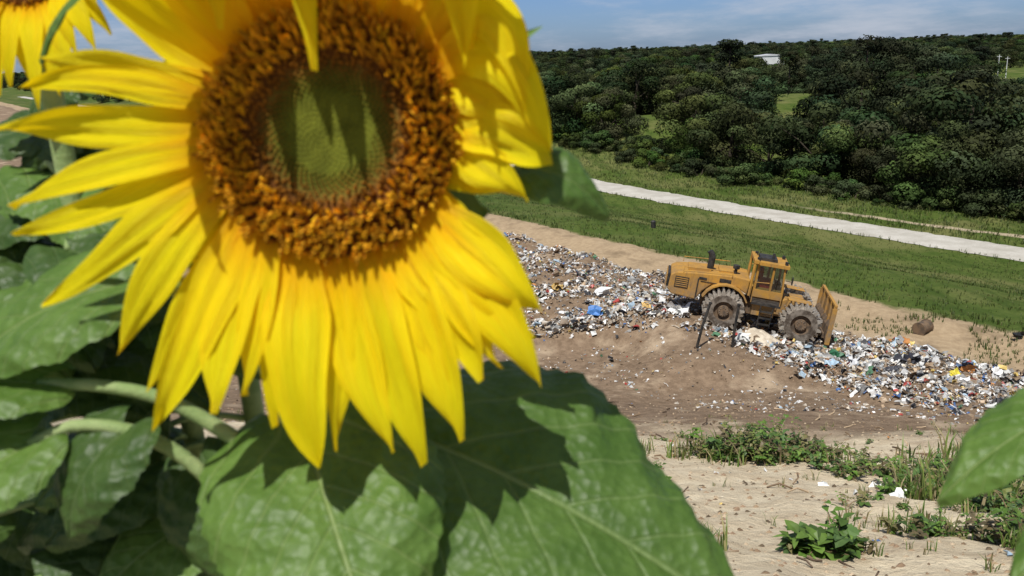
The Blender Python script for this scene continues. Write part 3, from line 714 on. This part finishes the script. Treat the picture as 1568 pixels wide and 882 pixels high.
def disc(mb,cx,cy,cz,Rd,n,rng):
    vs=[(cx,cy,cz+5)];fs=[];seg=40
    prof=[(.15,6),(.3,8),(.45,10),(.6,20),(.75,24),(.9,18),(1.,0),(1.03,-25),(.8,-50),(.4,-70)]
    for q,z in prof:
        for k in range(seg): a=2*math.pi*k/seg; vs.append((cx+Rd*q*math.cos(a),cy+Rd*q*math.sin(a),cz+z*Rd/195))
    fs=[(0,1+k,1+(k+1)%seg) for k in range(seg)]
    for i in range(len(prof)-1):
        for k in range(seg): k2=(k+1)%seg; fs.append((1+i*seg+k,1+(i+1)*seg+k,1+(i+1)*seg+k2,1+i*seg+k2))
    cols=[(.12,.13,.015)]+[((.12,.13,.015) if q<.5 else (.16,.06,.012)) for q,z in prof for k in range(seg)]
    mb.add(vs,fs,0,None,cols)
    def zp(q):
        pr=[(0,5)]+prof
        for (a,za),(b,zb) in zip(pr,pr[1:]):
            if q<=b: return za+(zb-za)*(q-a)/(b-a)
        return 0
    for i in range(n):
        q=math.sqrt((i+.5)/n)*1.0; a=i*2.399963; jt=.5 if q<.5 else 3.
        x=cx+Rd*q*math.cos(a)+ru(-1,1)*jt; y=cy+Rd*q*math.sin(a)+ru(-1,1)*jt; z=cz+zp(q)*Rd/195
        out=Vector((math.cos(a),math.sin(a),0)); qn=q+.05*nz(x*.02,y*.02,3)
        if qn<.34: h,r=4,Rd*.019; cb=(.07,.085,.01); ct=(.145,.16,.016)
        elif qn<.54: h,r=7,Rd*.019; k=(qn-.34)/.2; cb=(.09,.06,.01); ct=(.15+.10*k,.15-.05*k,.016)
        elif qn<.64: h,r=ru(9,16),Rd*.018; cb=(.10,.035,.008); ct=(.32,.13,.015)
        else: h,r=ru(12,36),Rd*.02; cb=(.36,.13,.012); k=ru(.65,1.3); ct=(min(.95,.88*k),.44*k,.02)
        h*=Rd/195; d=(out*((q-.35)*.5)+Vector((ru(-.4,.4),ru(-.4,.4),1))).normalized() if q>.55 else Vector((0,0,1))
        a1=d.orthogonal().normalized(); b1=d.cross(a1); p=Vector((x,y,z-2)); vs=[];cl=[];sg=5
        for lv,(hh,rr,cc) in enumerate(((0,.8,cb),(.6,.75,tuple((m+n_)/2 for m,n_ in zip(cb,ct))),(1.,.95 if q>.66 else .6,ct))):
            for k in range(sg):
                t=6.283*k/sg; up=(h*.25*(k%2) if (lv==2 and q>.6) else 0); vs.append(p+d*(h*hh+up)+(a1*math.cos(t)+b1*math.sin(t))*(r*rr)); cl.append(cc)
        vs.append(p+d*(h*(.8 if q>.66 else 1.15))); cl.append(tuple(c_*(.6 if q>.66 else 1.1) for c_ in ct))
        fs=[]
        for lv in range(2):
            for k in range(sg): k2=(k+1)%sg; fs.append((lv*sg+k,lv*sg+k2,(lv+1)*sg+k2,(lv+1)*sg+k))
        for k in range(sg): fs.append((2*sg+k,2*sg+(k+1)%sg,3*sg))
        mb.add(vs,fs,0,None,cl)

random.seed(11)
sf=empty('sunflower'); sf.matrix_world=PM
def child(mb,name,mats,smooth=True,par=None):
    ob=mb.build(name,mats,smooth); ob.parent=par or sf; return ob
mb=MB(); disc(mb,-2,2,0,190,2100,None); child(mb,'seed_disc',[m_flor],False)
C=(510,205)
PL=[(330,190,0,205,66,10),(335,160,45,140,54,20),(345,130,75,95,54,15),(350,110,165,0,64,25),(335,215,18,318,58,0),(335,235,28,362,54,10),(345,260,72,462,66,5),(350,290,175,542,64,0),(365,300,212,600,54,-10),(375,320,245,655,72,5),(390,340,345,628,64,15),(400,350,376,606,54,-5),(420,365,420,655,56,-30),(455,372,495,712,80,10),(490,380,518,690,56,-15),(520,380,605,690,72,10),(550,378,652,712,66,5),(585,368,714,672,68,12),(610,355,736,582,68,20),(640,330,828,592,76,10),(655,305,832,472,84,25),(665,285,800,430,70,0),(690,190,848,244,76,30),(695,215,806,310,60,5),(685,140,832,225,80,40),(670,100,800,190,74,30),(650,60,782,8,60,20),(660,90,825,150,50,-30),(630,345,770,560,66,-5),(600,360,690,600,60,-20),(650,290,815,520,60,-15)]
mb=MB()
for bx,by,tx,ty,w,zt in PL:
    b=Vector((bx-C[0],C[1]-by,-4))
    b=b.normalized()*168; b.z=ru(-14,-2); t=Vector((tx-C[0],C[1]-ty,zt+ru(-18,28))); m=b*.45+t*.55; m.z=ru(12,50)+zt*.3
    pr=Vector((-(t-b).y,(t-b).x,0)).normalized(); m+=pr*ru(-32,32)
    petal(mb,b,m,t,w*(1.0 if tx<300 else 1.14)*ru(.92,1.08),ru(-1.0,1.0))
for i in range(36): # rear whorl
    a=i/36*2*math.pi+ru(-.1,.1); ca,sa=math.cos(a),math.sin(a)
    L=ru(300,420) if ca<.25 or sa>.5 else ru(270,350)
    if ca<-.8: L=ru(250,330)
    if ca>.75: L=ru(250,300)
    b=Vector((160*ca,160*sa,-22)); t=Vector((L*ca+ru(-30,30),L*sa+ru(-30,30),ru(-50,0))); m=(b+t)/2; m.z=ru(-15,20)
    petal(mb,b,m,t,ru(42,66),ru(-1,1))
for i in range(15): # upper petals added, tips out of view, arched forward to shade the disc
    a=rad(46+i*7.2+ru(-3,3)); L=ru(300,370); b=Vector((164*math.cos(a),164*math.sin(a),-6)); fz=ru(230,410); t=Vector((L*.95*math.cos(a),max(190,L*math.sin(a)*.88),fz)); m=Vector((L*1.05*math.cos(a),L*1.25*math.sin(a),fz*.35))
    petal(mb,b,m,t,ru(62,86),ru(-.6,.6))
petal(mb,(-30,165,0),(-60,520,150),(-8,66,120),92,.3,22,9,.2)
petal(mb,(-90,150,0),(-170,390,130),(-138,132,95),84,.4,22,9,.2)
petal(mb,(110,150,0),(190,480,150),(206,72,110),104,-.3,22,9,.2)
petal(mb,(140,110,0),(270,260,120),(292,20,70),92,-.3,20,9,.2)
petal(mb,(150,90,0),(260,190,110),(333,-38,55),84,.2,20,9,.2)
child(mb,'petals',[m_petal])
mb=MB()
for i in range(26):
    a=i/26*6.283+ru(-.08,.08); L=ru(270,325)
    if math.cos(a)>.8: L=265
    petal(mb,(150*math.cos(a),150*math.sin(a),-40),(240*math.cos(a),240*math.sin(a),-75),(L*math.cos(a+.05),L*math.sin(a+.05),ru(-60,-20)),58,.2,10,5,.2)
petal(mb,(190,110,-40),(230,130,-40),(322,170,-20),30,.3,10,5)
petal(mb,(200,90,-40),(250,100,-40),(310,112,-20),28,.3,10,5)
child(mb,'bracts',[m_cal])
mb=MB()
sp_=spline([(0,0,-55),(-15,-40,-120),(-60,-200,-185),(-115,-430,-225),(-135,-540,-255),(-120,-900,-350),(-60,-2000,-650),(30,-4100,-1230)],46)
tube(mb,sp_,[42-min(i,8)*1.3 for i in range(47)],14)
def pet(pts,r=8): tube(mb,spline(pts,16),[r*(1.3-.5*i/16) for i in range(17)],8)
pet([(-155,-560,-250),(-235,-490,-210),(-330,-430,-185),(-430,-405,-170),(-540,-400,-165)],12)
pet([(-150,-720,-280),(-215,-650,-225),(-275,-550,-190),(-370,-485,-165),(-470,-470,-150),(-540,-500,-140)],12)
pet([(-130,-560,-250),(-95,-490,-225),(-50,-475,-210),(-62,-505,-195)],10)
pet([(-125,-590,-260),(-40,-520,-270),(40,-500,-295),(98,-512,-300)],10)
pet([(-60,-200,-190),(100,-140,-140),(220,-70,-80),(290,-40,-60)],7)
pet([(-120,-440,-230),(-240,-300,-215),(-330,-240,-205),(-400,-226,-200)],9)
child(mb,'stem',[m_stem])
mb=MB()
leaf(mb,(-85,-498,-195),(80,-800,45),205,(-.1,.75,.65),.12,.2,.24)
leaf(mb,(95,-512,-300),(690,-800,-140),285,(-.15,.8,.6),.07,.14,.12,2)
leaf(mb,(-400,-225,-200),(-720,-400,-170),125,(-.1,.7,.7),.12,.2)
leaf(mb,(-385,-478,-160),(-475,-650,-110),98,(-.3,.5,.8),.2,.2,.2,1)
leaf(mb,(-540,-500,-140),(-680,-640,-60),95,(.1,.8,.6),.15,.2)
leaf(mb,(-540,-400,-165),(-760,-440,-100),90,(.1,.8,.6),.15,.2)
leaf(mb,(285,-45,-60),(432,-112,-40),54,(.3,.35,.9),.25,.3,.15,2)
leaf(mb,(-280,225,-80),(-500,165,-60),44,(0,.9,.5),.3,.25,.1)
leaf(mb,(-300,-560,-260),(-230,-780,-220),90,(-.3,.5,.8),.15,.2,.2,1)
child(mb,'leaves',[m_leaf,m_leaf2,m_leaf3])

dn=(PM.inverted().to_3x3()@Vector((0,0,-1))).normalized()
def plant(name,top,leaves,head=None,rr=22):
    e=empty(name); e.matrix_world=PM; top=Vector(top)
    wp=PM@top; gz=H(wp.x,wp.y); Ld=(wp.z-gz)/UN+60
    mb=MB(); pts_=[top+dn*(Ld*i/10)+Vector((14*math.sin(i),0,10*math.cos(i*1.3)))*(1 if i else 0) for i in range(11)]
    tube(mb,spline(pts_,30),rr,10)
    ml=MB()
    for (b,t,hw,nrm,mt) in leaves:
        b=Vector(b); k=max(0.02,min(.95,(b-top).dot(dn)/Ld)); sp=top+dn*(Ld*k*.98+30)
        tube(mb,spline([sp,(sp+b)/2+Vector((0,25,10)),b],8),7,6)
        leaf(ml,b,t,hw,nrm,.14,.18,.2,mt)
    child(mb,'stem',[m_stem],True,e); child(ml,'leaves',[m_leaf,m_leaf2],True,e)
    if head:
        hx,hy,hz,sc=head; hb=MB(); disc(hb,hx,hy,hz,95*sc,300,None); child(hb,'seed_disc',[m_flor],False,e)
        pb=MB()
        for i in range(38):
            a=i/38*6.283; L=ru(190,255)*sc; b=Vector((hx+80*sc*math.cos(a),hy+80*sc*math.sin(a),hz-5)); t=Vector((hx+L*math.cos(a)*.8,hy+L*math.sin(a)-40,hz+ru(-20,50))); m=(b+t)/2+Vector((0,30,40))
            petal(pb,b,m,t,ru(34,46)*sc,ru(-.5,.5),12,7)
        child(pb,'petals',[m_petal],True,e)
random.seed(21)
def rl(n,x0,x1,y0,y1,z0,z1,s0,s1):
    out=[]
    for i in range(n):
        z=ru(z0,z1); f=(1350-z)/1350; b=Vector(((ru(x0,x1)-274)*f+274,(ru(y0,y1)+236)*f-236,z)); a=ru(0,6.28); L=ru(s0,s1)*2.1*f
        d=Vector((math.cos(a),-.55+.3*math.sin(a),ru(-.2,.6))).normalized(); out.append((b,b+d*L,L*.42,(ru(-.4,.4),.8,.55),random.choice((0,1,1))))
    return out
plant('sunflower.001',(-640,330,-330),rl(11,-580,-330,-330,20,-560,-330,70,110),(-640,385,-300,1.05))
plant('sunflower.002',(-430,-150,-420),rl(13,-560,-180,-700,-250,-620,-330,80,120))
plant('sunflower.003',(-300,-330,-520),rl(12,-560,-200,-800,-400,-800,-420,80,120))
plant('sunflower.004',(1440,-420,-260),[((1330,-440,-215),(1005,-585,-170),92,(-.35,.8,.5),0),((1330,-590,-150),(1075,-700,-60),80,(-.2,.8,.6),0),((1420,-500,-200),(1600,-560,-150),100,(0,.8,.6),0)])
plant('sunflower.005',(-700,140,-560),[((-660,130,-560),(-760,20,-500),95,(0,.7,.7),1),((-690,60,-600),(-560,-60,-520),95,(0,.7,.7),1),((-720,120,-600),(-900,40,-520),110,(0,.8,.6),1),((-720,0,-560),(-860,-120,-480),110,(0,.8,.6),0),((-650,-40,-600),(-520,-160,-520),100,(0,.7,.7),1),((-600,110,-640),(-500,30,-600),80,(0,.7,.7),1),((-700,230,-640),(-800,150,-600),80,(0,.7,.7),1)])

# ------------------------------------------------------------------ light and sky
sv=Vector((-.16,-.46,.87)).normalized()
sd_=bpy.data.lights.new('sun','SUN'); sd_.energy=5.; sd_.angle=rad(.5); sd_.color=(1,.97,.90)
so=bpy.data.objects.new('sun',sd_); COL.objects.link(so); so.rotation_euler=sv.to_track_quat('Z','Y').to_euler()
w=bpy.data.worlds.new('World'); scene.world=w; w.use_nodes=True; nt=w.node_tree; nt.nodes.clear()
sky=nt.nodes.new('ShaderNodeTexSky'); sky.sky_type='NISHITA'; sky.sun_disc=False; sky.sun_elevation=math.asin(sv.z); sky.sun_rotation=math.atan2(sv.x,sv.y); sky.air_density=1.; sky.dust_density=.4; sky.ozone_density=3.
tc=nd(nt,'ShaderNodeTexCoord').outputs['Generated']; sz=nd(nt,'ShaderNodeSeparateXYZ',None,Vector=tc)
tint=mixc(nt,mr(nt,sz.outputs[2],.0,.45),(.68,.95,1.62),(1,1,1))
base=mixc(nt,1.,sky.outputs[0],tint,'MULTIPLY')
mp=nd(nt,'ShaderNodeMapping',None,Vector=tc,Scale=(1,1,5))
f=mr(nt,noi(nt,mp.outputs[0],4.2,8,.62),.42,.68,0,.8)
c=mixc(nt,f,base,(8.8,9.5,11.)) 
bg=nd(nt,'ShaderNodeBackground',None,Strength=.058); nt.links.new(c,bg.inputs[0]); ow=nt.nodes.new('ShaderNodeOutputWorld'); nt.links.new(bg.outputs[0],ow.inputs[0])
scene.view_settings.view_transform='Standard'; scene.view_settings.look='None'; scene.view_settings.exposure=0
print('trash',n,'forest',len(pts))
